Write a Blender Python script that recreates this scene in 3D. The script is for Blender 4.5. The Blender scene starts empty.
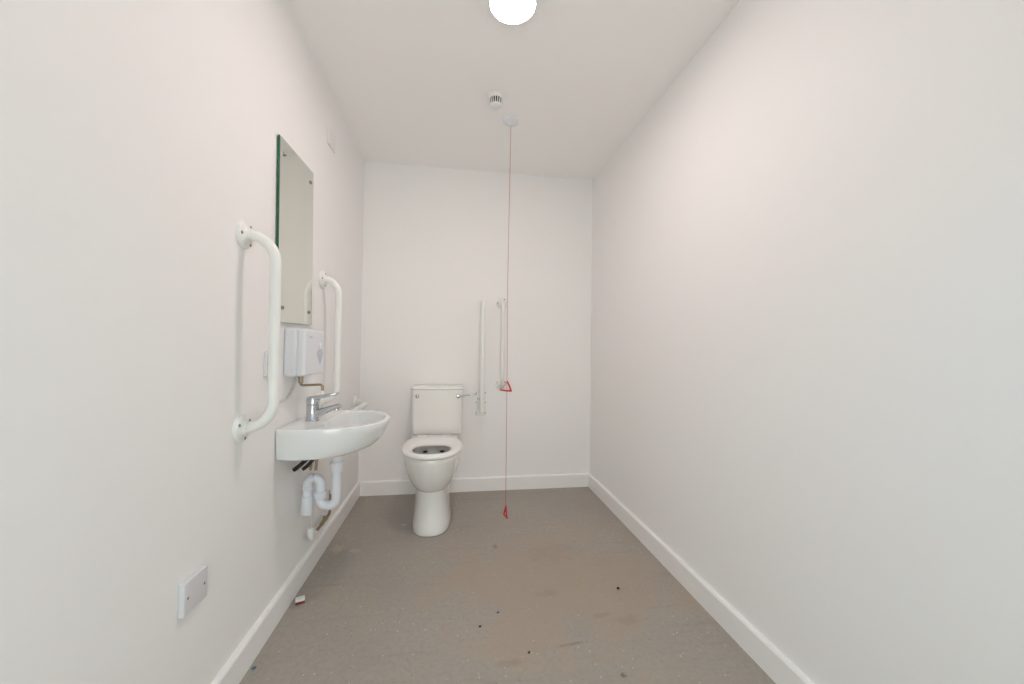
import bpy, bmesh, math, random
from mathutils import Vector, Matrix

PI = math.pi
SC = bpy.context.scene
COL = SC.collection
random.seed(7)

# ------------------------------------------------------------------ materials
def new_mat(name, color, rough=0.5, metal=0.0, spec=0.5, coat=0.0):
    m = bpy.data.materials.new(name)
    m.use_nodes = True
    b = m.node_tree.nodes['Principled BSDF']
    b.inputs['Base Color'].default_value = (*color, 1)
    b.inputs['Roughness'].default_value = rough
    b.inputs['Metallic'].default_value = metal
    b.inputs['Specular IOR Level'].default_value = spec
    b.inputs['Coat Weight'].default_value = coat
    return m

def add_noise(m, scale=40.0, amount=0.06, bump=0.0, bump_scale=None, rough_var=0.0):
    """procedural mottling of the colour plus an optional bump"""
    nt = m.node_tree; N = nt.nodes; L = nt.links
    b = N['Principled BSDF']
    col = tuple(b.inputs['Base Color'].default_value)
    tc = N.new('ShaderNodeTexCoord')
    nz = N.new('ShaderNodeTexNoise'); nz.inputs['Scale'].default_value = scale
    nz.inputs['Detail'].default_value = 4
    L.new(tc.outputs['Object'], nz.inputs['Vector'])
    mx = N.new('ShaderNodeMix'); mx.data_type = 'RGBA'
    mx.inputs[6].default_value = tuple(c*(1-amount) for c in col[:3]) + (1,)
    mx.inputs[7].default_value = tuple(min(1, c*(1+amount)) for c in col[:3]) + (1,)
    L.new(nz.outputs['Fac'], mx.inputs[0]); L.new(mx.outputs[2], b.inputs['Base Color'])
    if bump:
        n2 = N.new('ShaderNodeTexNoise'); n2.inputs['Scale'].default_value = bump_scale or scale
        n2.inputs['Detail'].default_value = 3
        L.new(tc.outputs['Object'], n2.inputs['Vector'])
        bp = N.new('ShaderNodeBump'); bp.inputs['Strength'].default_value = bump
        bp.inputs['Distance'].default_value = 0.002
        L.new(n2.outputs['Fac'], bp.inputs['Height']); L.new(bp.outputs['Normal'], b.inputs['Normal'])
    return m

M = {}
M['wall'] = add_noise(new_mat('white_wall_paint', (0.875, 0.868, 0.864), 0.6, spec=0.25), 1.6, 0.008, 0.05, 260)
M['ceiling'] = add_noise(new_mat('white_ceiling_paint', (0.925, 0.915, 0.908), 0.8, spec=0.15), 1.6, 0.008, 0.04, 220)
M['skirting'] = add_noise(new_mat('white_gloss_paint', (0.88, 0.875, 0.865), 0.32), 6, 0.01)
M['rail'] = add_noise(new_mat('white_powder_coat', (0.83, 0.84, 0.82), 0.28), 12, 0.01)
M['ceramic'] = add_noise(new_mat('white_glazed_ceramic', (0.80, 0.818, 0.82), 0.10, coat=0.5), 5, 0.01)
M['vitreous'] = add_noise(new_mat('warm_white_ceramic', (0.825, 0.815, 0.795), 0.10, coat=0.5), 5, 0.01)
M['seat'] = add_noise(new_mat('white_seat_plastic', (0.84, 0.84, 0.82), 0.25), 8, 0.01)
M['plastic'] = add_noise(new_mat('white_moulded_plastic', (0.80, 0.80, 0.79), 0.35), 9, 0.01)
M['plastic_cool'] = add_noise(new_mat('cool_white_plastic', (0.76, 0.785, 0.83), 0.3), 9, 0.01)
M['plate'] = add_noise(new_mat('pale_grey_white_plastic', (0.70, 0.70, 0.72), 0.35), 9, 0.01)
M['pipe'] = add_noise(new_mat('white_waste_pipe_plastic', (0.78, 0.80, 0.86), 0.35), 14, 0.02)
M['chrome'] = add_noise(new_mat('polished_chrome', (0.56, 0.58, 0.60), 0.14, 1.0), 20, 0.03)
M['copper'] = add_noise(new_mat('dull_copper', (0.36, 0.25, 0.16), 0.45, 0.7), 60, 0.2)
M['brass'] = add_noise(new_mat('aged_brass', (0.45, 0.37, 0.24), 0.4, 0.8), 70, 0.2)
M['bronze'] = add_noise(new_mat('brown_tinted_metal', (0.33, 0.25, 0.18), 0.35, 0.5), 50, 0.1)
M['screw'] = add_noise(new_mat('brass_plated_screw', (0.36, 0.29, 0.18), 0.4, 0.6), 300, 0.2)
M['steel_screw'] = add_noise(new_mat('dull_steel_screw', (0.30, 0.30, 0.29), 0.4, 0.7), 300, 0.2)
M['black'] = add_noise(new_mat('black_rubber', (0.012, 0.011, 0.011), 0.5), 60, 0.3)
M['dark'] = add_noise(new_mat('dark_slot_and_mark', (0.02, 0.02, 0.02), 0.7), 60, 0.2)
M['red'] = add_noise(new_mat('red_plastic', (0.55, 0.02, 0.03), 0.35), 60, 0.1)
M['cord'] = add_noise(new_mat('red_braided_cord', (0.50, 0.09, 0.08), 0.7), 400, 0.25)
M['emblem'] = add_noise(new_mat('grey_blue_print', (0.56, 0.575, 0.67), 0.4), 60, 0.05)
M['water'] = new_mat('toilet_water', (0.80, 0.85, 0.85), 0.03)
M['cable'] = add_noise(new_mat('white_cable_sheath', (0.66, 0.65, 0.62), 0.5), 60, 0.05)
M['silicone'] = add_noise(new_mat('grey_silicone_seal', (0.30, 0.28, 0.26), 0.6), 60, 0.1)

def mirror_mat():
    m = new_mat('silvered_mirror', (0.80, 0.80, 0.745), 0.015, 1.0)
    return add_noise(m, 3, 0.005)
M['mirror'] = mirror_mat()
M['glass_edge'] = add_noise(new_mat('green_glass_edge', (0.015, 0.13, 0.07), 0.15), 30, 0.3)

def emit_mat(name, color, strength):
    m = bpy.data.materials.new(name); m.use_nodes = True
    nt = m.node_tree; nt.nodes.clear()
    out = nt.nodes.new('ShaderNodeOutputMaterial'); e = nt.nodes.new('ShaderNodeEmission')
    e.inputs['Color'].default_value = (*color, 1); e.inputs['Strength'].default_value = strength
    nt.links.new(e.outputs[0], out.inputs[0])
    return m

def floor_mat():
    """grey safety vinyl: pale quartz flecks, scuffs and a few dirt marks where they lie"""
    m = bpy.data.materials.new('grey_speckled_vinyl'); m.use_nodes = True
    nt = m.node_tree; N = nt.nodes; L = nt.links
    b = N['Principled BSDF']; b.inputs['Specular IOR Level'].default_value = 0.35
    tc = N.new('ShaderNodeTexCoord'); P = tc.outputs['Object']
    def noise(scale, detail=4, rough=0.55):
        n = N.new('ShaderNodeTexNoise'); n.inputs['Scale'].default_value = scale
        n.inputs['Detail'].default_value = detail; n.inputs['Roughness'].default_value = rough
        L.new(P, n.inputs['Vector']); return n.outputs['Fac']
    def ramp(src, a, c):
        r = N.new('ShaderNodeMapRange'); r.inputs['From Min'].default_value = a; r.inputs['From Max'].default_value = c
        L.new(src, r.inputs['Value']); return r.outputs['Result']
    def math_(op, a, c):
        n = N.new('ShaderNodeMath'); n.operation = op
        for i, v in enumerate((a, c)):
            if isinstance(v, (int, float)): n.inputs[i].default_value = v
            else: L.new(v, n.inputs[i])
        return n.outputs[0]
    def mix(fac, a, c):
        n = N.new('ShaderNodeMix'); n.data_type = 'RGBA'
        if isinstance(fac, float): n.inputs[0].default_value = fac
        else: L.new(fac, n.inputs[0])
        for i, v in ((6, a), (7, c)):
            if isinstance(v, tuple): n.inputs[i].default_value = (*v, 1)
            else: L.new(v, n.inputs[i])
        return n.outputs[2]
    base = mix(ramp(noise(2.2), 0.3, 0.7), (0.352, 0.318, 0.282), (0.390, 0.350, 0.308))
    base = mix(math_('MULTIPLY', ramp(noise(60, 2), 0.42, 0.62), 0.35), base, (0.295, 0.268, 0.234))
    # warm worn patches in the walked-on middle
    base = mix(math_('MULTIPLY', ramp(noise(3.4, 5), 0.52, 0.72), 0.35), base, (0.385, 0.305, 0.230))
    # streaky mop marks
    mp = N.new('ShaderNodeMapping'); mp.inputs['Scale'].default_value = (3, 34, 1); mp.inputs['Rotation'].default_value = (0, 0, 0.5)
    L.new(P, mp.inputs['Vector'])
    st = N.new('ShaderNodeTexNoise'); st.inputs['Scale'].default_value = 1.0; st.inputs['Detail'].default_value = 3
    L.new(mp.outputs[0], st.inputs['Vector'])
    base = mix(math_('MULTIPLY', ramp(st.outputs['Fac'], 0.58, 0.75), 0.22), base, (0.24, 0.205, 0.170))
    # quartz flecks
    def flecks(scale, size, keep):
        v = N.new('ShaderNodeTexVoronoi'); v.inputs['Scale'].default_value = scale
        L.new(P, v.inputs['Vector'])
        sp = N.new('ShaderNodeSeparateColor'); L.new(v.outputs['Color'], sp.inputs[0])
        dot = math_('LESS_THAN', v.outputs['Distance'], size)
        return math_('MULTIPLY', dot, math_('GREATER_THAN', sp.outputs[0], keep))
    base = mix(math_('MULTIPLY', flecks(60, 0.16, 0.86), 0.75), base, (0.66, 0.64, 0.60))
    base = mix(math_('MULTIPLY', flecks(110, 0.17, 0.90), 0.55), base, (0.62, 0.60, 0.56))
    base = mix(math_('MULTIPLY', flecks(95, 0.20, 0.93), 0.6), base, (0.10, 0.09, 0.08))
    # dirt marks: soft blobs of their own shape
    def blob(cx, cy, rx, ry, ang, color, amt, nscale=45):
        nonlocal base
        mp = N.new('ShaderNodeMapping'); mp.vector_type = 'TEXTURE'
        mp.inputs['Location'].default_value = (cx, cy, 0); mp.inputs['Rotation'].default_value = (0, 0, ang)
        mp.inputs['Scale'].default_value = (rx, ry, 1)
        L.new(P, mp.inputs['Vector'])
        ln = N.new('ShaderNodeVectorMath'); ln.operation = 'LENGTH'; L.new(mp.outputs[0], ln.inputs[0])
        d = math_('ADD', ln.outputs['Value'], math_('MULTIPLY', math_('SUBTRACT', noise(nscale, 4), 0.5), 2.4))
        f = N.new('ShaderNodeMapRange'); f.inputs['From Min'].default_value = 1.0; f.inputs['From Max'].default_value = 0.5
        L.new(d, f.inputs['Value'])
        base = mix(math_('MULTIPLY', f.outputs['Result'], amt), base, color)
    for a in BLOBS: blob(*a)
    L.new(base, b.inputs['Base Color'])
    L.new(math_('ADD', 0.42, math_('MULTIPLY', noise(7, 4), 0.16)), b.inputs['Roughness'])
    bp = N.new('ShaderNodeBump'); bp.inputs['Strength'].default_value = 0.12; bp.inputs['Distance'].default_value = 0.001
    L.new(noise(240, 2), bp.inputs['Height']); L.new(bp.outputs['Normal'], b.inputs['Normal'])
    return m

BLOBS = [
    (1.075, 1.305, 0.062, 0.008, 0.12, (0.20, 0.155, 0.11), 0.6, 60),   # brown scuff
    (1.205, 1.618, 0.018, 0.022, 0.4, (0.42, 0.26, 0.11), 0.6, 80),       # ochre spot
    (1.065, 1.585, 0.060, 0.022, 0.1, (0.19, 0.155, 0.12), 0.45, 45),     # grey smear
    (1.12, 1.68, 0.66, 0.55, 0.1, (0.40, 0.318, 0.242), 0.55, 5),           # brown walked-in dirt
    (1.16, 1.90, 0.16, 0.10, 0.3, (0.29, 0.23, 0.18), 0.22, 22),          # worn patch
    (0.855, 1.255, 0.05, 0.02, 0.0, (0.27, 0.22, 0.16), 0.35, 30),
    (1.33, 1.39, 0.05, 0.03, 0.0, (0.28, 0.22, 0.16), 0.3, 30),
    (1.245, 1.43, 0.05, 0.02, 0.2, (0.27, 0.21, 0.15), 0.3, 30),
    (1.205, 1.16, 0.012, 0.012, 0.0, (0.12, 0.10, 0.07), 0.7, 90),
    (0.076, 2.07, 0.035, 0.05, 0.2, (0.50, 0.41, 0.32), 0.8, 60),         # plaster dust by the skirting
    (0.165, 2.04, 0.035, 0.020, -0.3, (0.47, 0.40, 0.34), 0.7, 60),
    (0.88, 1.99, 0.012, 0.03, 0.0, (0.16, 0.14, 0.12), 0.5, 60),
    (0.375, 2.30, 0.014, 0.014, 0.0, (0.55, 0.53, 0.50), 0.9, 100),
]
M['floor'] = floor_mat()

# ------------------------------------------------------------------ object helpers
def link(name, bm, mats, parent=None, smooth=True, angle=40, loc=None):
    bmesh.ops.remove_doubles(bm, verts=bm.verts, dist=1e-6)
    bmesh.ops.recalc_face_normals(bm, faces=bm.faces)
    me = bpy.data.meshes.new(name)
    bm.to_mesh(me); bm.free()
    if not isinstance(mats, (list, tuple)): mats = [mats]
    for m in mats: me.materials.append(m)
    if smooth:
        for p in me.polygons: p.use_smooth = True
        me.set_sharp_from_angle(angle=math.radians(angle))
    o = bpy.data.objects.new(name, me); COL.objects.link(o)
    if loc: o.location = loc
    if parent: o.parent = parent
    return o

def thing(name, label, cat, loc=(0, 0, 0), group=None):
    o = bpy.data.objects.new(name, None); COL.objects.link(o)
    o.empty_display_size = 0.05
    o.location = loc; o['label'] = label; o['category'] = cat
    if group: o['group'] = group
    return o

def tag(o, label, cat, group=None):
    o['label'] = label; o['category'] = cat
    if group: o['group'] = group
    return o

def struct(o):
    o['kind'] = 'structure'; return o

def copy_tree(o, parent=None):
    c = o.copy(); COL.objects.link(c)
    if parent: c.parent = parent
    for ch in list(o.children): copy_tree(ch, c)
    return c

def box(bm, lo, hi, bevel=0.0, seg=3, mi=0):
    lo, hi = Vector(lo), Vector(hi)
    r = bmesh.ops.create_cube(bm, size=1.0)
    vs = r['verts']
    for v in vs:
        v.co = Vector([lo[i] + (v.co[i] + 0.5)*(hi[i]-lo[i]) for i in range(3)])
    fs = list({f for v in vs for f in v.link_faces})
    for f in fs: f.material_index = mi
    if bevel:
        es = list({e for v in vs for e in v.link_edges})
        bmesh.ops.bevel(bm, geom=es, offset=bevel, segments=seg, profile=0.6, affect='EDGES', material=-1)
    return bm

def frame(t):
    t = t.normalized()
    a = Vector((0, 0, 1)) if abs(t.z) < 0.9 else Vector((1, 0, 0))
    u = t.cross(a).normalized()
    return u, t.cross(u).normalized()

def tube(bm, pts, r, n=16, caps=True, mi=0):
    """sweep a circle along pts; r is a number or a list"""
    pts = [Vector(p) for p in pts]
    rs = r if isinstance(r, (list, tuple)) else [r]*len(pts)
    u = None; rings = []
    for i, p in enumerate(pts):
        if i == 0: t = pts[1]-p
        elif i == len(pts)-1: t = p-pts[-2]
        else: t = (pts[i+1]-p).normalized() + (p-pts[i-1]).normalized()
        t.normalize()
        if u is None: u, _ = frame(t)
        u = (u - t*u.dot(t)).normalized(); v = t.cross(u)
        rings.append([bm.verts.new(p + (u*math.cos(2*PI*k/n) + v*math.sin(2*PI*k/n))*rs[i]) for k in range(n)])
    for a, b in zip(rings, rings[1:]):
        for k in range(n):
            f = bm.faces.new((a[k], a[(k+1) % n], b[(k+1) % n], b[k])); f.material_index = mi
    if caps:
        for rg in (rings[0], rings[-1]):
            f = bm.faces.new(rg); f.material_index = mi
    return bm

def fillet(pts, rad, seg=8):
    pts = [Vector(p) for p in pts]
    rads = rad if isinstance(rad, (list, tuple)) else [rad]*len(pts)
    out = [pts[0]]
    for i in range(1, len(pts)-1):
        p, a, b = pts[i], (pts[i-1]-pts[i]).normalized(), (pts[i+1]-pts[i]).normalized()
        ang = a.angle(b)
        if ang > PI-0.02: out.append(p); continue
        d = rads[i]/math.tan(ang/2)
        c = p + (a+b).normalized()*(rads[i]/math.sin(ang/2))
        s, e = p+a*d, p+b*d
        v0, v1 = s-c, e-c
        tot = v0.angle(v1)
        ax = v0.cross(v1).normalized()
        for k in range(seg+1):
            out.append(c + Matrix.Rotation(tot*k/seg, 3, ax) @ v0)
    out.append(pts[-1])
    return out

def lathe(bm, prof, origin=(0, 0, 0), axis=(0, 0, 1), n=32, mi=0):
    """prof: list of (radius, height along axis)"""
    t = Vector(axis).normalized(); u, v = frame(t); o = Vector(origin)
    rings = []
    for r, h in prof:
        if r < 1e-7: rings.append([bm.verts.new(o+t*h)])
        else: rings.append([bm.verts.new(o+t*h+(u*math.cos(2*PI*k/n)+v*math.sin(2*PI*k/n))*r) for k in range(n)])
    for a, b in zip(rings, rings[1:]):
        if len(a) == 1 and len(b) == 1: continue
        for k in range(n):
            k2 = (k+1) % n
            if len(a) == 1: f = bm.faces.new((a[0], b[k2], b[k]))
            elif len(b) == 1: f = bm.faces.new((a[k], a[k2], b[0]))
            else: f = bm.faces.new((a[k], a[k2], b[k2], b[k]))
            f.material_index = mi
    return bm

def loft(bm, rings, cap0=True, cap1=True, mi=0):
    R = [[bm.verts.new(p) for p in rg] for rg in rings]
    n = len(R[0])
    for a, b in zip(R, R[1:]):
        for k in range(n):
            f = bm.faces.new((a[k], a[(k+1) % n], b[(k+1) % n], b[k])); f.material_index = mi
    for flag, rg in ((cap0, R[0]), (cap1, R[-1])):
        if flag:
            c = bm.verts.new(sum((v.co for v in rg), Vector())/n)
            for k in range(n):
                f = bm.faces.new((rg[k], rg[(k+1) % n], c)); f.material_index = mi
    return R

B = bmesh.new

# ------------------------------------------------------------------ room measures
W, D, H = 1.686, 2.785, 2.35          # width, back wall, ceiling
Y0 = -0.35                            # wall behind the camera
ST, SH = 0.0172, 0.097                # skirting
YH = -1.65                            # far side of the corridor beyond the doorway
DX0, DX1, DZ = 0.22, 1.22, 2.02       # doorway behind the camera

def slab(name, lo, hi, m):
    return struct(link(name, box(B(), lo, hi), m, smooth=False))

slab('floor', (-0.12, YH, -0.1), (W+0.12, D+0.12, 0), M['floor'])
slab('ceiling', (-0.12, YH, H), (W+0.12, D+0.12, H+0.1), M['ceiling'])
slab('wall_left', (-0.12, YH, 0), (0, D+0.12, H), M['wall'])
slab('wall_right', (W, YH, 0), (W+0.12, D+0.12, H), M['wall'])
slab('wall_back', (0, D, 0), (W, D+0.12, H), M['wall'])
bm = B()
box(bm, (0, Y0-0.1, 0), (DX0, Y0, H)); box(bm, (DX1, Y0-0.1, 0), (W, Y0, H)); box(bm, (DX0, Y0-0.1, DZ), (DX1, Y0, H))
struct(link('wall_front', bm, M['wall'], smooth=False))
slab('wall_corridor', (-0.12, YH-0.1, 0), (W+0.12, YH, H), M['wall'])

def skirt(name, path):
    """profile swept along the foot of a wall: (outward, height)"""
    prof = [(0, 0), (ST, 0), (ST, SH-0.008), (ST-0.0035, SH-0.0022), (ST-0.008, SH), (0, SH)]
    bm = B()
    (a, na), (b, nb) = path
    ring = []
    for p, nrm in ((a, na), (b, nb)):
        ring.append([bm.verts.new((p[0]+nrm[0]*o, p[1]+nrm[1]*o, h)) for o, h in prof])
    n = len(prof)
    for k in range(n):
        bm.faces.new((ring[0][k], ring[0][(k+1) % n], ring[1][(k+1) % n], ring[1][k]))
    bm.faces.new(ring[0]); bm.faces.new(ring[1])
    return struct(link(name, bm, M['skirting'], smooth=False))
skirt('baseboard_left', (((0, Y0), (1, 0)), ((0, D), (1, -1))))
skirt('baseboard_right', (((W, Y0), (-1, 0)), ((W, D), (-1, -1))))
skirt('baseboard_back', (((0, D), (1, -1)), ((W, D), (-1, -1))))

# ------------------------------------------------------------------ grab bars
def make_grab_bar(length=0.60, proj=0.095, bend=0.08, r=0.0158):
    """built standing on the plane x=0, running from z=0 up to z=length"""
    root = thing('grab_bar', '', 'grab bar')
    link('tube', tube(B(), fillet([(0.003, 0, 0), (proj, 0, 0), (proj, 0, length), (0.003, 0, length)], bend, 12), r, 24), M['rail'], root)
    for z, ph in ((0, 0.6), (length, 1.05)):
        f = link('mounting_flange', lathe(B(), [(0.0, 0.0), (0.042, 0.0), (0.0425, 0.004), (0.041, 0.010), (0.037, 0.0130),
                 (0.027, 0.0145), (0.0225, 0.019), (0.0200, 0.025), (0.0160, 0.0265), (0.0, 0.0265)], (0, 0, z), (1, 0, 0), 40), M['rail'], root)
        for k in range(3):
            a = ph + 2*PI*k/3
            link('screw', lathe(B(), [(0, 0), (0.0050, 0), (0.0050, 0.0016), (0.0030, 0.0028), (0, 0.0030)],
                 (0.0130, 0.0322*math.cos(a), z + 0.0322*math.sin(a)), (1, 0, 0), 12), M['screw'], f)
    return root

bar = make_grab_bar()
GB = 'white grab bars fixed to the walls'
bar['group'] = GB
bar['label'] = 'large white grab bar upright on left wall, nearest the camera, before the mirror'
bar.location = (0, 1.290, 0.782); bar.rotation_euler = (math.radians(1.0), 0, 0)
b2 = make_grab_bar(proj=0.083, bend=0.075); b2['category'] = 'grab bar'; b2['group'] = GB; b2.location = (0, 1.975, 0.769)
b2['label'] = 'white upright grab bar on left wall just beyond the mirror, above basin'
b3 = make_grab_bar(proj=0.072, bend=0.06); b3['category'] = 'grab bar'; b3['group'] = GB; b3.location = (0.994, D, 0.773); b3.rotation_euler = (0, 0, -PI/2)
b3['label'] = 'white upright grab bar on back wall, just left of red cord'
b4 = make_grab_bar(proj=0.080, bend=0.07); b4['category'] = 'grab bar'; b4['group'] = GB; b4.location = (0, 2.050, 0.664); b4.rotation_euler = (-PI/2, 0, 0)
b4['label'] = 'white horizontal grab bar low on left wall, mostly hidden behind basin'

# ------------------------------------------------------------------ folded-up hinged rail on back wall
rail = thing('hinged_support_rail', 'white hinged support rail folded upright on back wall right of cistern', 'support rail', (0.846, D, 0.545))
bm = B(); box(bm, (-0.041, -0.006, 0.0), (0.041, 0, 0.185), 0.003, 2)
pl = link('mounting_plate', bm, M['rail'], rail)
for sx in (-0.033, 0.033):
    for sz in (0.020, 0.098, 0.168):
        link('screw', lathe(B(), [(0, 0), (0.0045, 0), (0.004, 0.002), (0, 0.0025)], (sx, -0.0058, sz), (0, -1, 0), 12), M['steel_screw'], pl)
bm = B()
box(bm, (-0.024, -0.075, 0.055), (-0.017, -0.004, 0.165), 0.003, 2)
box(bm, (0.017, -0.075, 0.055), (0.024, -0.004, 0.165), 0.003, 2)
link('hinge_bracket', bm, M['rail'], rail)
link('hinge_pin', tube(B(), [(-0.027, -0.05, 0.13), (0.027, -0.05, 0.13)], 0.006, 16), M['steel_screw'], rail)
bm = B()
tube(bm, fillet([(0, -0.042, 0.06), (0, -0.042, 0.825), (0, -0.120, 0.825), (0, -0.120, 0.052)], [0, 0.037, 0.037, 0], 10), 0.0165, 20)
link('tube', bm, M['rail'], rail)
link('end_cap', lathe(B(), [(0, 0), (0.0168, 0), (0.0172, 0.006), (0.012, 0.009), (0, 0.0095)], (0, -0.120, 0.053), (0, 0, -1), 20), M['plastic'], rail)

# ------------------------------------------------------------------ mirror
mi = thing('wall_mirror', 'tall frameless wall mirror with green glass edge, above basin', 'mirror', (0, 1.495, 1.126))
mi.rotation_euler = (math.radians(1.3), 0, 0)   # hangs a little askew
mw, mh = 0.330, 0.684
bm = B(); box(bm, (0.004, 0, 0), (0.0125, mw, mh), 0.0008, 1)
for f in bm.faces:
    f.material_index = 0 if f.normal.x > 0.9 else 1
link('glass', bm, [M['mirror'], M['glass_edge']], mi, smooth=False)
for yy in (0.036, mw-0.036):
    for zz in (0.055, mh-0.055):
        link('mirror_screw', lathe(B(), [(0, -0.0118), (0.004, -0.0118), (0.004, 0), (0.0075, 0), (0.0075, 0.0025), (0.005, 0.005), (0, 0.006)], (0.0125, yy, zz), (1, 0, 0), 16), M['steel_screw'], mi)

# ------------------------------------------------------------------ electrical plates
def plate(name, label, y, z, w, h, t, cat, mat, screws=True):
    root = thing(name, label, cat, (0, y, z))
    bm = B(); box(bm, (0, -w/2, -h/2), (t, w/2, h/2), 0.0025, 3)
    link('faceplate', bm, mat, root)
    if screws:
        for s in (-1, 1):
            link('screw', lathe(B(), [(0, 0), (0.0034, 0), (0.0034, 0.0006), (0.0015, 0.0012), (0, 0.0012)], (t, s*w*0.35, 0), (1, 0, 0), 12), M['steel_screw'], root)
    return root
plate('blank_outlet_plate', 'square white blank plate with two screws low on left wall', 1.0825, 0.4125, 0.088, 0.082, 0.014, 'wall plate', M['plate'])
plate('blank_outlet_plate', 'small white blank plate high on left wall near ceiling, beyond mirror', 2.064, 2.108, 0.104, 0.086, 0.009, 'wall plate', M['plastic'], False)
sp = plate('cable_outlet_plate', 'white cable outlet plate on left wall half hidden behind nearest grab bar', 1.466, 0.976, 0.084, 0.084, 0.011, 'wall plate', M['plate'])
bm = B(); box(bm, (0.0105, -0.008, -0.038), (0.0135, 0.008, -0.022), 0.001, 2)
link('cable_outlet', bm, M['plastic'], sp)

# ------------------------------------------------------------------ small water heater on the wall and its spout
wh = thing('water_heater', 'small white wall box with grey drop emblem and brown spout above basin', 'water heater', (0, 1.575, 0.918))
hw_, hh, hd = 0.226, 0.190, 0.078
bm = B(); box(bm, (0, 0, 0), (hd*0.62, hw_, hh), 0.014, 5)
link('back_casing', bm, M['plastic_cool'], wh)
bm = B(); box(bm, (hd*0.58, 0.002, 0.002), (hd, hw_-0.002, hh-0.002), 0.013, 6)
cv = link('front_cover', bm, M['plastic_cool'], wh)
bm = B()
box(bm, (hd-0.0002, 0.045, hh-0.036), (hd+0.0006, 0.078, hh-0.030), 0)
link('emblem', bm, M['emblem'], cv, smooth=False)
# drop shaped indicator: round dial with a tapering tail
bm = B()
ring = []
for k in range(40):
    a = 2*PI*k/40
    rr = 0.022
    yy = 1.7*rr*math.cos(a); zz = rr*math.sin(a)
    if zz < 0: zz *= 2.1; yy *= max(0.25, 1-abs(zz)/0.058)
    ring.append((yy, zz))
loft(bm, [[(hd-0.001, hw_-0.058+y, 0.088+z) for y, z in ring], [(hd+0.001, hw_-0.058+y, 0.088+z) for y, z in ring],
          [(hd+0.0022, hw_-0.058+y*0.8, 0.088+z*0.85) for y, z in ring]])
link('drop_emblem', bm, M['emblem'], cv)
link('dial', lathe(B(), [(0.0, 0), (0.014, 0), (0.014, 0.005), (0.011, 0.007), (0, 0.0075)], (hd-0.001, hw_-0.058, 0.122), (1, 0, 0), 24), M['plastic'], cv)
link('spout', tube(B(), fillet([(0.022, 0.118, 0.006), (0.022, 0.118, -0.044), (0.106, 0.122, -0.040), (0.106, 0.122, -0.070)], [0, 0.010, 0.012, 0], 6), 0.0052, 16), M['bronze'], wh)
link('spout_tip', lathe(B(), [(0, 0), (0.0065, 0), (0.009, 0.006), (0.010, 0.018), (0.0085, 0.020), (0, 0.020)], (0.106, 0.122, -0.066), (0, 0, -1), 20), M['plastic'], wh)
link('inlet_fitting', lathe(B(), [(0, 0), (0.012, 0), (0.012, 0.012), (0.009, 0.014), (0.009, 0.036), (0, 0.036)], (0.022, 0.118, 0.003), (0, 0, -1), 16), M['brass'], wh)

pts = [(0.013, 1.466, 0.942), (0.014, 1.466, 0.915), (0.007, 1.470, 0.875), (0.006, 1.495, 0.842), (0.006, 1.55, 0.826), (0.006, 1.600, 0.828),
       (0.006, 1.645, 0.850), (0.008, 1.672, 0.885), (0.012, 1.680, 0.9155)]
def smooth_path(pts, it=2):
    pts = [Vector(p) for p in pts]
    for _ in range(it):
        q = [pts[0]]
        for a, b in zip(pts, pts[1:]): q += [a*0.75+b*0.25, a*0.25+b*0.75]
        q.append(pts[-1]); pts = q
    return pts
tag(link('power_cable', tube(B(), smooth_path(pts), 0.0042, 10), M['cable']),
    'thin white cable looping along left wall below the small water heater box', 'cable')

# ------------------------------------------------------------------ wash basin
YC, ZR = 1.742, 0.727
ba = thing('wash_basin', 'white ceramic wall hung wash basin with rounded bowl on left wall', 'wash basin', (0, YC, 0.0))
def basin_half_width(x):
    if x <= 0.1: return 0.220 + 0.016*math.sin(PI/2*x/0.1)
    t = min(1.0, (x-0.1)/0.273)
    return 0.236*max(0.0, 1-t**2.3)**(1/2.2)
def outline(tip, wk, x0=0.0045):
    """closed loop: along the near side from the wall to the tip, back along the far side, then down the wall"""
    xs = [0.0, 0.03, 0.06] + [0.1 + 0.273*(1-(1-k/26)**2.2) for k in range(27)]
    near = [(max(x0, x/0.373*tip), -basin_half_width(x)*wk) for x in xs]
    far = [(x, -y) for x, y in reversed(near[:-1])]
    wl = []
    nb = 10
    for k in range(1, nb):
        t = k/nb; wl.append((x0, far[-1][1]*(1-t) + near[0][1]*t))
    return near + far + wl
levels = [  # z, tip, width factor
    (ZR-0.1185, 0.235, 0.80), (ZR-0.118, 0.272, 0.915), (ZR-0.114, 0.296, 0.955), (ZR-0.104, 0.318, 0.970), (ZR-0.088, 0.334, 0.980),
    (ZR-0.068, 0.349, 0.989), (ZR-0.046, 0.361, 0.996), (ZR-0.026, 0.370, 1.0), (ZR-0.010, 0.374, 1.0), (ZR-0.003, 0.373, 0.998), (ZR, 0.3685, 0.988)]
rings = [[(x, y, z) for x, y in outline(t, w)] for z, t, w in levels]
outer_top = outline(0.3685, 0.988)
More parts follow.
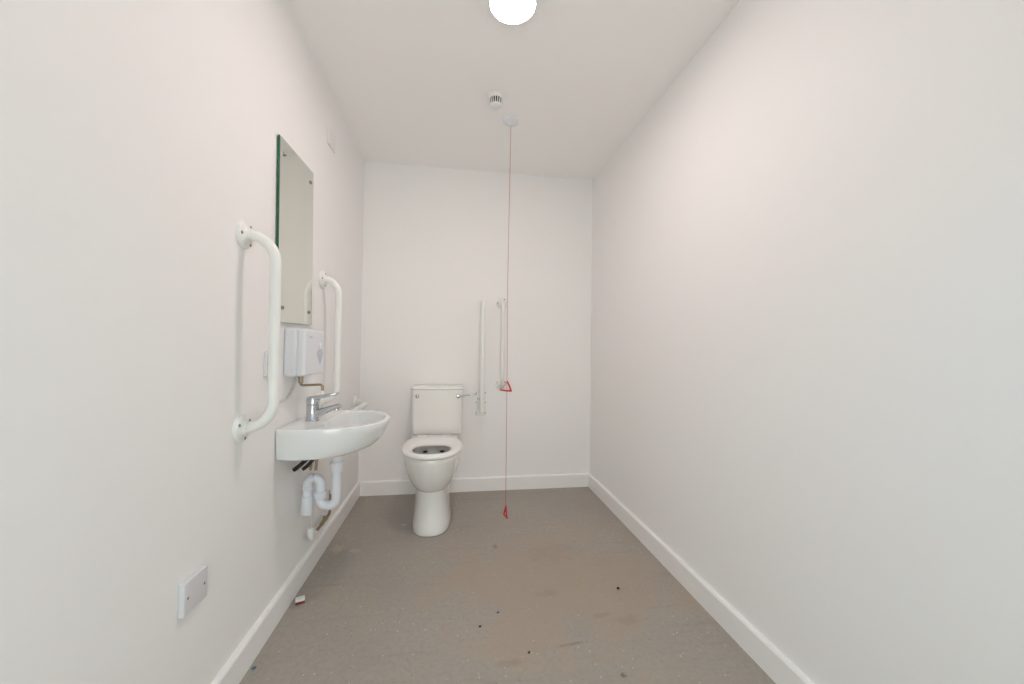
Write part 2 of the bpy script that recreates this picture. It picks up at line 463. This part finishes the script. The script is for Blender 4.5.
# inner bowl rings, matched to the outline by direction from the bowl centre
bc = (0.232, 0.0)
def inner(inset, z, k=1.0, cx=bc[0], back=0.108):
    """bowl opening: an even lip inside the outer edge, closed towards the tap ledge by a rounded back"""
    rg = []
    for x, y in outer_top:
        dx, dy = x-bc[0], y-bc[1]
        d = math.hypot(dx, dy); ca, sa = dx/d, dy/d
        r1 = d - inset
        e = 2.3
        r2 = (abs(ca/(0.30 if ca > 0 else back-inset+0.017))**e + abs(sa/0.225)**e)**(-1/e)
        r = (r1**-7 + r2**-7)**(-1/7)*k
        rg.append((cx+r*ca, bc[1]+r*sa, z))
    return rg
rings += [inner(0.0145, ZR), inner(0.0165, ZR-0.001), inner(0.0195, ZR-0.0045), inner(0.025, ZR-0.018), inner(0.034, ZR-0.05),
          inner(0.034, ZR-0.085, 0.80, 0.226), inner(0.034, ZR-0.103, 0.52, 0.21), inner(0.034, ZR-0.109, 0.22, 0.19)]
bm = B(); loft(bm, rings)
link('bowl', bm, M['ceramic'], ba, angle=35)
link('outlet_boss', lathe(B(), [(0.0, 0), (0.052, 0.0), (0.048, 0.006), (0.043, 0.014), (0.038, 0.026), (0.036, 0.040), (0.031, 0.0445), (0, 0.0445)], (0.160, 0, ZR-0.116), (0, 0, -1), 32), M['ceramic'], ba)
link('waste_plug', lathe(B(), [(0, 0), (0.026, 0), (0.027, 0.004), (0.023, 0.007), (0.010, 0.005), (0, 0.005)], (0.185, 0, ZR-0.1095), (0, 0, 1), 28), M['chrome'], ba)
bm = B(); tube(bm, [(0.350, -0.064, ZR-0.033), (0.3625, -0.0685, ZR-0.032)], [0.0075, 0.006], 14)
link('maker_mark', bm, M['emblem'], ba)

# mixer tap standing on the basin deck
tp = thing('mixer_tap', 'chrome lever mixer tap standing on back ledge of white basin', 'tap', (0.071, 1.692, ZR))
link('body', lathe(B(), [(0, 0), (0.027, 0), (0.0275, 0.004), (0.0245, 0.008), (0.0235, 0.05), (0.0245, 0.066), (0.0245, 0.0665), (0.0232, 0.068), (0, 0.068)], n=32), M['chrome'], tp)
def bar_section(bm, secs):
    """secs: (x, z, half width, half height): rounded bar running along x"""
    rings = []
    for x, z, hw, hh2 in secs:
        rg = []
        for k in range(20):
            a = 2*PI*k/20
            c, s = math.cos(a), math.sin(a)
            r = (abs(c)**3.5+abs(s)**3.5)**(-1/3.5)
            rg.append((x, hw*c*r, z+hh2*s*r))
        rings.append(rg)
    loft(bm, rings)
    return bm
link('spout', bar_section(B(), [(0.008, 0.026, 0.019, 0.022), (0.03, 0.034, 0.018, 0.018), (0.06, 0.0465, 0.017, 0.0135), (0.095, 0.0595, 0.0155, 0.011), (0.108, 0.062, 0.0145, 0.010), (0.111, 0.061, 0.011, 0.006)]), M['chrome'], tp)
link('aerator', lathe(B(), [(0, 0), (0.0105, 0), (0.0105, 0.008), (0.0085, 0.010), (0, 0.010)], (0.095, 0, 0.052), (0, 0, -1), 20), M['chrome'], tp)
bm = B()
lathe(bm, [(0, 0.0695), (0.0242, 0.0695), (0.0245, 0.074), (0.0245, 0.092), (0.0225, 0.099), (0.014, 0.102), (0, 0.103)], n=32)
bar_section(bm, [(0.0, 0.094, 0.021, 0.009), (0.02, 0.098, 0.020, 0.009), (0.06, 0.106, 0.018, 0.0080), (0.092, 0.1130, 0.016, 0.0065), (0.099, 0.1145, 0.012, 0.0045)])
link('lever', bm, M['chrome'], tp)

# ------------------------------------------------------------------ plumbing under the basin
tr = thing('waste_trap', 'white plastic waste trap and pipe hanging beneath the basin', 'waste trap', (0, YC-0.005, 0))
xa, xb, xc = 0.158, 0.0945, 0.042
link('tailpiece', lathe(B(), [(0, 0), (0.0235, 0), (0.0235, 0.018), (0.0195, 0.022), (0.0195, 0.026), (0, 0.026)], (xa, 0, 0.566), (0, 0, -1), 28), M['pipe'], tr)
bm = B()
tube(bm, fillet([(xa, 0, 0.552), (xa, 0, 0.354), (xb, 0, 0.354), (xb, 0, 0.478), (xc, 0, 0.478), (xc, 0, 0.33)], [0, 0.0316, 0.0316, 0.030, 0.030, 0], 12), 0.0188, 24)
link('trap_bend', bm, M['pipe'], tr)
def nut(x, z0, z1, r=0.0265):
    bm = B(); rings = []
    for r_, z in ((r*0.86, z0), (r, z0+0.003), (r, z1-0.003), (r*0.86, z1)):
        rings.append([(x + r_*(1+0.035*(k % 2))*math.cos(2*PI*k/36), r_*(1+0.035*(k % 2))*math.sin(2*PI*k/36), z) for k in range(36)])
    loft(bm, rings)
    return link('compression_nut', bm, M['pipe'], tr, angle=60)
nut(xa, 0.500, 0.543); nut(xb, 0.386, 0.418, 0.0255); nut(xc, 0.424, 0.440, 0.0215)
link('pipe_sleeve', lathe(B(), [(0, 0), (0.0215, 0), (0.0235, 0.004), (0.0235, 0.075), (0.020, 0.079), (0, 0.079)], (xc, 0, 0.322), (0, 0, 1), 28), M['pipe'], tr)

sup = thing('supply_pipe', 'old copper water pipe with brass valve low on left wall behind trap', 'pipe', (0, 1.81, -0.012))
link('riser', tube(B(), [(0.030, 0.012, 0.200), (0.030, 0.012, 0.34)], 0.0065, 12), M['cable'], sup)
link('elbow_fitting', tube(B(), fillet([(0.030, 0.012, 0.238), (0.030, 0.012, 0.190), (0.030, 0.062, 0.190)], 0.018, 6), 0.0140, 16), M['plastic'], sup)
link('copper_tube', tube(B(), [(0.030, 0.050, 0.190), (0.030, 0.255, 0.190)], 0.0065, 12), M['copper'], sup)
vb = link('valve_body', lathe(B(), [(0, 0), (0.0105, 0), (0.0115, 0.003), (0.0115, 0.018), (0.008, 0.020), (0.0085, 0.045), (0.0115, 0.047), (0.0115, 0.064), (0.0105, 0.067), (0, 0.067)], (0.030, 0.150, 0.190), (0, 1, 0), 6), M['brass'], sup)
link('valve_screw', lathe(B(), [(0, 0), (0.007, 0), (0.007, 0.016), (0.004, 0.018), (0, 0.018)], (0.030, 0.183, 0.196), (0, 0, 1), 12), M['brass'], vb)
link('copper_riser', tube(B(), fillet([(0.030, 0.250, 0.190), (0.030, 0.270, 0.190), (0.030, 0.270, 0.310)], 0.016, 5), 0.0065, 12), M['copper'], sup)
link('valve_knob', lathe(B(), [(0, 0), (0.012, 0), (0.0155, 0.006), (0.0155, 0.018), (0.010, 0.023), (0, 0.024)], (0.030, 0.270, 0.305), (1, 0, 0), 18), M['plastic'], sup)
link('wall_clip', lathe(B(), [(0, 0), (0.010, 0), (0.010, 0.02), (0.008, 0.0235), (0, 0.0235)], (0, 0.26, 0.190), (1, 0, 0), 14), M['plastic'], sup)

tail = thing('tap_tails', 'pair of copper tap tails coming down beneath basin above the trap bend', 'pipe', (0, 1.76, 0))
for xx in (0.046, 0.068):
    t_ = link('tail_pipe', tube(B(), [(xx, 0, 0.607), (xx, 0, 0.545), (xx-0.004, 0.004, 0.50)], 0.0062, 12), M['brass'], tail)
    link('tail_nut', lathe(B(), [(0, 0), (0.0105, 0), (0.0105, 0.016), (0, 0.016)], (xx, 0, 0.573), (0, 0, -1), 6), M['brass'], t_)
hs = thing('flexible_hose', 'black flexible hoses slanting to left wall under near end of basin', 'hose', (0, 1.66, -0.012))
link('hose', tube(B(), smooth_path([(0.095, 0.0, 0.611), (0.088, -0.002, 0.600), (0.062, -0.006, 0.588), (0.036, -0.008, 0.562), (0.018, -0.009, 0.548)]), 0.0085, 12), M['black'], hs)
link('hose', tube(B(), smooth_path([(0.113, 0.022, 0.611), (0.107, 0.02, 0.600), (0.084, 0.015, 0.586), (0.066, 0.01, 0.560), (0.046, 0.008, 0.545)]), 0.0075, 12), M['black'], hs)

# ------------------------------------------------------------------ toilet
TX = 0.532
to = thing('toilet', 'white close coupled toilet with open seat and cistern against back wall', 'toilet', (TX, 2.785, 0))
def egg(yf, yb, hw, z, n=56, e=2.2, fwd=0.55):
    """plan loop: rounded front at yf (towards the room), squarer back at yb; widest point fwd of the middle"""
    yc = yf + (yb-yf)*fwd
    out = []
    for k in range(n):
        a = 2*PI*k/n
        c, s = math.cos(a), math.sin(a)
        ee = e if s < 0 else e+0.5
        r = (abs(c)**ee + abs(s)**ee)**(-1/ee)
        ly = (yc-yf) if s < 0 else (yb-yc)
        out.append((hw*c*r, yc + ly*s*r - 2.785, z))
    return out
bm = B()
# pedestal
loft(bm, [egg(2.136, 2.60, 0.1130, 0.0, e=2.6), egg(2.134, 2.60, 0.1150, 0.004, e=2.6), egg(2.138, 2.60, 0.1120, 0.03, e=2.6), egg(2.150, 2.60, 0.105, 0.09, e=2.5),
          egg(2.158, 2.60, 0.1005, 0.15, e=2.4), egg(2.160, 2.60, 0.099, 0.20, e=2.4), egg(2.158, 2.60, 0.096, 0.26, e=2.4), egg(2.16, 2.62, 0.10, 0.32, e=2.4)])
# bowl with hollow inside
loft(bm, [egg(2.20, 2.50, 0.060, 0.222), egg(2.150, 2.53, 0.106, 0.236), egg(2.126, 2.55, 0.124, 0.257), egg(2.100, 2.565, 0.1405, 0.290), egg(2.076, 2.575, 0.1540, 0.330),
          egg(2.058, 2.58, 0.1650, 0.378), egg(2.049, 2.585, 0.1700, 0.415), egg(2.046, 2.585, 0.1715, 0.437), egg(2.050, 2.582, 0.168, 0.443),
          egg(2.105, 2.45, 0.118, 0.443), egg(2.109, 2.445, 0.114, 0.437), egg(2.105, 2.45, 0.119, 0.40), egg(2.125, 2.42, 0.100, 0.35), egg(2.16, 2.38, 0.075, 0.30), egg(2.19, 2.34, 0.055, 0.26)], cap0=True, cap1=True)
# shelf under the cistern
loft(bm, [egg(2.46, 2.775, 0.10, 0.30, e=4), egg(2.45, 2.775, 0.125, 0.36, e=4), egg(2.45, 2.775, 0.150, 0.42, e=4), egg(2.45, 2.775, 0.152, 0.448, e=4), egg(2.455, 2.77, 0.147, 0.4515, e=4)])
pan = link('pan', bm, M['vitreous'], to, angle=45)
bm = B(); loft(bm, [egg(2.14, 2.405, 0.0885, 0.318), egg(2.14, 2.405, 0.0885, 0.320)])
link('water', bm, M['water'], pan)
bm = B(); loft(bm, [egg(2.130, 2.605, 0.1155, 0.0, e=2.6), egg(2.130, 2.605, 0.1155, 0.004, e=2.6)])
link('floor_seal', bm, M['silicone'], to)
# seat ring
bm = B()
SO = [(0.0, 0.449), (0.003, 0.4465), (0.010, 0.446)]
def seat_ring(o, i, z):  # o: outset of outer loop, returns outer loop
    return egg(2.036+o, 2.508-o, 0.1740-o, z, e=2.25)
def hole(o, z):
    return egg(2.092-o, 2.318+o, 0.105+o, z, e=2.2, fwd=0.5)
R0 = [seat_ring(0.010, 0, 0.447), seat_ring(0.002, 0, 0.449), seat_ring(0.0, 0, 0.454), seat_ring(0.001, 0, 0.461), seat_ring(0.008, 0, 0.4675), seat_ring(0.020, 0, 0.470),
      hole(0.016, 0.469), hole(0.006, 0.465), hole(0.0, 0.458), hole(0.002, 0.450), hole(0.010, 0.447)]
R0.append(R0[0])
loft(bm, R0, False, False)
st = link('seat', bm, M['seat'], to, angle=60)
for sx in (-0.078, 0.078):
    link('hinge', tube(B(), [(sx-0.028, 2.512-2.785, 0.462), (sx+0.028, 2.512-2.785, 0.462)], 0.0105, 16), M['seat'], st)
    bm = B(); bmesh.ops.create_uvsphere(bm, u_segments=16, v_segments=10, radius=1.0, matrix=Matrix.Translation((sx*0.66, 2.428-2.785, 0.388)) @ Matrix.Diagonal((0.015, 0.014, 0.006, 1)))
    link('rim_mark', bm, M['dark'], pan)  # two dark flattened spots on the inner back of the bowl
# cistern
cz0, cz1 = 0.452, 0.755
CX = 0.011
bm = B()
def rrect(hw, y0, y1, z, r=0.022, n=6):
    out = []
    for cx, cy, a0 in ((hw-r, y1-r, 0), (-hw+r, y1-r, PI/2), (-hw+r, y0+r, PI), (hw-r, y0+r, 1.5*PI)):
        for k in range(n+1):
            a = a0 + PI/2*k/n
            out.append((CX+cx+r*math.cos(a), cy+r*math.sin(a)-2.785, z))
    return out
loft(bm, [rrect(0.157, 2.606, 2.778, cz0), rrect(0.163, 2.600, 2.780, cz0+0.006), rrect(0.166, 2.596, 2.783, cz0+0.05), rrect(0.1705, 2.590, 2.784, cz1)])
cis = link('cistern', bm, M['vitreous'], to)
bm = B()
loft(bm, [rrect(0.1700, 2.591, 2.784, cz1+0.0015), rrect(0.1735, 2.5875, 2.7845, cz1+0.004), rrect(0.1738, 2.587, 2.7845, cz1+0.012), rrect(0.172, 2.589, 2.7845, cz1+0.018), rrect(0.166, 2.594, 2.780, cz1+0.0205)])
link('cistern_lid', bm, M['vitreous'], to)
bm = B()
lathe(bm, [(0, 0), (0.0145, 0), (0.015, 0.008), (0.011, 0.018), (0, 0.020)], (0.149, 2.593-2.785, 0.712), (0, -1, 0), 20)
tube(bm, [(0.149, 2.580-2.785, 0.712), (0.18, 2.574-2.785, 0.7165), (0.235, 2.570-2.785, 0.7255), (0.262, 2.570-2.785, 0.730), (0.271, 2.570-2.785, 0.731)], [0.0075, 0.0058, 0.006, 0.0072, 0.004], 14)
link('flush_lever', bm, M['chrome'], to)
link('cover_plug', lathe(B(), [(0, 0), (0.0135, 0), (0.0135, 0.004), (0.009, 0.009), (0, 0.0105)], (-0.122, 2.593-2.785, 0.712), (0, -1, 0), 20), M['chrome'], to)

# ------------------------------------------------------------------ emergency pull cord
PX, PY = 0.951, 2.128
pc = thing('pull_cord_alarm', 'red emergency pull cord hanging from pale ceiling switch before back wall', 'pull cord', (PX, PY, 0))
link('ceiling_switch', lathe(B(), [(0, 0), (0.046, 0), (0.046, 0.010), (0.042, 0.016), (0.028, 0.019), (0.014, 0.030), (0.006, 0.034), (0, 0.034)], (0, 0, H), (0, 0, -1), 36), M['plastic_cool'], pc)
link('cord', tube(B(), [(0.0, 0, H-0.030), (-0.006, 0, 1.43), (-0.002, 0, 0.80), (0.0, 0, 0.20), (0, 0, 0.151)], 0.0013, 8), M['cord'], pc)
bm = B()
tri = [(0.000, 0, 0.852), (0.021, -0.004, 0.800), (-0.037, -0.006, 0.806)]
tube(bm, [tri[0], (0.012, -0.002, 0.828), tri[1]], [0.004, 0.0048, 0.0052], 12)
tube(bm, [tri[1], (-0.010, -0.005, 0.8015), tri[2]], [0.0052, 0.0048, 0.0045], 12)
tube(bm, [tri[2], tri[0]], 0.0011, 8)
for t_, r_ in zip(tri, (0.0045, 0.006, 0.005)):
    bmesh.ops.create_icosphere(bm, subdivisions=2, radius=r_, matrix=Matrix.Translation(t_))
link('triangle_handle', bm, M['red'], pc)
bm = B()
t0 = [(0.002, 0.0, 0.150), (0.006, -0.022, 0.094), (-0.006, 0.022, 0.098)]
for a, b_ in ((0, 1), (1, 2), (2, 0)):
    tube(bm, [t0[a], t0[b_]], 0.0048, 12)
for t_ in t0:
    bmesh.ops.create_icosphere(bm, subdivisions=2, radius=0.005, matrix=Matrix.Translation(t_))
link('triangle_handle', bm, M['red'], pc)

# ------------------------------------------------------------------ detector and lamp on ceiling
sd = thing('smoke_detector', 'small white round smoke detector with dark slots on ceiling', 'smoke detector', (0.845, 1.945, H))
link('base', lathe(B(), [(0, 0), (0.043, 0), (0.0425, 0.005), (0.040, 0.010), (0.034, 0.016), (0, 0.016)], (0, 0, 0), (0, 0, -1), 36), M['plastic'], sd)
link('sensing_chamber', lathe(B(), [(0, 0.014), (0.0345, 0.014), (0.0290, 0.044), (0, 0.044)], (0, 0, 0), (0, 0, -1), 28), M['dark'], sd)
bm = B()
for k in range(18):
    a = 2*PI*k/18
    c, s = math.cos(a), math.sin(a)
    tube(bm, [(0.0375*c, 0.0375*s, -0.010), (0.032*c, 0.032*s, -0.045)], 0.0026, 8)
link('slot_rib', bm, M['plastic'], sd)
link('cap', lathe(B(), [(0, 0.042), (0.031, 0.042), (0.032, 0.046), (0.028, 0.051), (0.018, 0.054), (0, 0.055)], (0, 0, 0), (0, 0, -1), 36), M['plastic'], sd)

M['lamp'] = emit_mat('glowing_opal_diffuser', (1.0, 0.840, 0.800), 117.0)
cl = thing('ceiling_light', 'round glowing white ceiling light at top of room', 'ceiling light', (0.849, 1.380, H))
link('mounting_ring', lathe(B(), [(0, 0), (0.0855, 0), (0.0865, 0.004), (0.0865, 0.024), (0.0855, 0.026), (0.0840, 0.0255), (0.0835, 0.019), (0, 0.018)], (0, 0, 0), (0, 0, -1), 56), M['plastic'], cl)
link('diffuser', lathe(B(), [(0, 0.0185), (0.0830, 0.0185), (0.0833, 0.0255), (0.076, 0.0285), (0, 0.030)], (0, 0, 0), (0, 0, -1), 56), M['lamp'], cl)
M['fill_lamp'] = emit_mat('cool_fill_diffuser', (0.15, 0.70, 1.0), 38.0)  # unseen corridor light, added to cool the near walls
# added glowing panel in the unseen corridor, fills the ceiling and back wall
M['fill_panel'] = emit_mat('fill_panel_glow', (1.0, 0.985, 0.895), 5.6)
bm = B()
WX0, WX1, WZ0, WZ1 = 0.10, 1.50, 0.10, 1.10
box(bm, (WX0-0.05, YH, WZ0-0.05), (WX0, YH+0.05, WZ1+0.05)); box(bm, (WX1, YH, WZ0-0.05), (WX1+0.05, YH+0.05, WZ1+0.05))
box(bm, (WX0, YH, WZ1), (WX1, YH+0.05, WZ1+0.05)); box(bm, (WX0, YH, WZ0-0.05), (WX1, YH+0.05, WZ0))
wf = struct(link('fill_panel_1', bm, M['skirting'], smooth=False))
link('fill_pane', box(B(), (WX0, YH+0.01, WZ0), (WX1, YH+0.022, WZ1)), M['fill_panel'], wf, smooth=False)
c2 = thing('ceiling_light', 'added round fill light on corridor ceiling, unseen behind the camera', 'ceiling light', (0.70, -0.95, H))
link('mounting_ring', lathe(B(), [(0, 0), (0.146, 0), (0.147, 0.004), (0.146, 0.012), (0, 0.012)], (0, 0, 0), (0, 0, -1), 48), M['plastic'], c2)
link('diffuser', lathe(B(), [(0, 0.0115), (0.1445, 0.0115), (0.1465, 0.018), (0.1455, 0.026), (0.138, 0.033), (0.095, 0.038), (0, 0.040)], (0, 0, 0), (0, 0, -1), 48), M['fill_lamp'], c2)

# ------------------------------------------------------------------ bits of litter on the floor
def chip(name, label, cat, x, y, size, mat, rot=0.0, seed=0, flat=0.5, group=None):
    rnd = random.Random(seed)
    bm = B(); bmesh.ops.create_icosphere(bm, subdivisions=2, radius=1.0)
    for v in bm.verts:
        k = 0.8 + 0.35*rnd.random()
        v.co = Vector((v.co.x*size*k, v.co.y*size*0.7*k, v.co.z*size*flat*k))
    zmin = min(v.co.z for v in bm.verts)
    for v in bm.verts: v.co.z -= zmin
    o = link(name, bm, mat, loc=(x, y, 0.0)); o.rotation_euler = (0, 0, rot)
    return tag(o, label, cat, group)
M['dirt'] = add_noise(new_mat('black_grit', (0.04, 0.03, 0.025), 0.8), 300, 0.4)
M['blue'] = add_noise(new_mat('blue_plastic_scrap', (0.06, 0.08, 0.30), 0.5), 300, 0.2)
M['tealblue'] = add_noise(new_mat('dusty_blue_plastic', (0.06, 0.16, 0.24), 0.5), 300, 0.2)
chip('grit', 'black speck of grit nearest the middle of the grey floor', 'grit', 0.764, 1.429, 0.0055, M['dirt'], 0.3, 1, group='dark grit on the floor')
chip('grit', 'dark oval speck of grit on floor toward the right wall', 'grit', 1.373, 1.576, 0.0075, M['dirt'], 0.2, 2, group='dark grit on the floor')
chip('grit', 'dark speck of grit on floor nearest the camera', 'grit', 0.923, 1.287, 0.0052, M['dirt'], 0.9, 3, group='dark grit on the floor')
chip('plastic_scrap', 'tiny purple blue plastic scrap in the middle of the floor', 'scrap', 0.839, 1.495, 0.0055, M['blue'], 0.2, 4)
chip('plastic_scrap', 'tiny teal blue scrap on floor at foot of left skirting', 'scrap', 0.033, 1.340, 0.0065, M['tealblue'], 0.6, 5)
lc = thing('broken_tile_chip', 'small white chip with red underside lying beside left skirting', 'litter', (0.052, 1.655, 0))
lc.rotation_euler = (0, 0, 0.35)
bm = B(); box(bm, (-0.017, -0.011, 0.011), (0.017, 0.011, 0.021), 0.0015, 2)
link('white_face', bm, M['plastic'], lc)
M['brick'] = add_noise(new_mat('red_brown_card', (0.20, 0.045, 0.03), 0.8), 200, 0.2)
bm = B(); box(bm, (-0.0155, -0.0105, 0.0), (0.0165, 0.0105, 0.0112), 0.001, 2)
link('red_backing', bm, M['brick'], lc)

# ------------------------------------------------------------------ camera
cd = bpy.data.cameras.new('camera'); cam = bpy.data.objects.new('camera', cd); COL.objects.link(cam)
cd.sensor_fit = 'HORIZONTAL'; cd.sensor_width = 36.0; cd.lens = 36.0*378.4355/1024
cd.clip_start = 0.01; cd.clip_end = 50
r = Vector((0.98897524, -0.14744983, 0.01365714)); u = Vector((-0.01594705, -0.01435903, 0.99976973)); w = Vector((0.14721977, 0.9889653, 0.01655211))
cam.matrix_world = Matrix(((r.x, u.x, -w.x, 0.6577), (r.y, u.y, -w.y, 0.0), (r.z, u.z, -w.z, 1.0413), (0, 0, 0, 1)))
SC.camera = cam

# ------------------------------------------------------------------ world and view
wd = bpy.data.worlds.new('world'); SC.world = wd; wd.use_nodes = True
wd.node_tree.nodes['Background'].inputs['Color'].default_value = (0.8, 0.9, 1.0, 1)
wd.node_tree.nodes['Background'].inputs['Strength'].default_value = 0.1
vs = SC.view_settings
SC.display_settings.display_device = 'sRGB'
vs.view_transform = 'Standard'; vs.look = 'None'; vs.gamma = 1.0; vs.use_curve_mapping = False
vs.exposure = 0.0
SC.cycles.max_bounces = 16; SC.cycles.diffuse_bounces = 12; SC.cycles.glossy_bounces = 6
SC.cycles.use_denoising = True
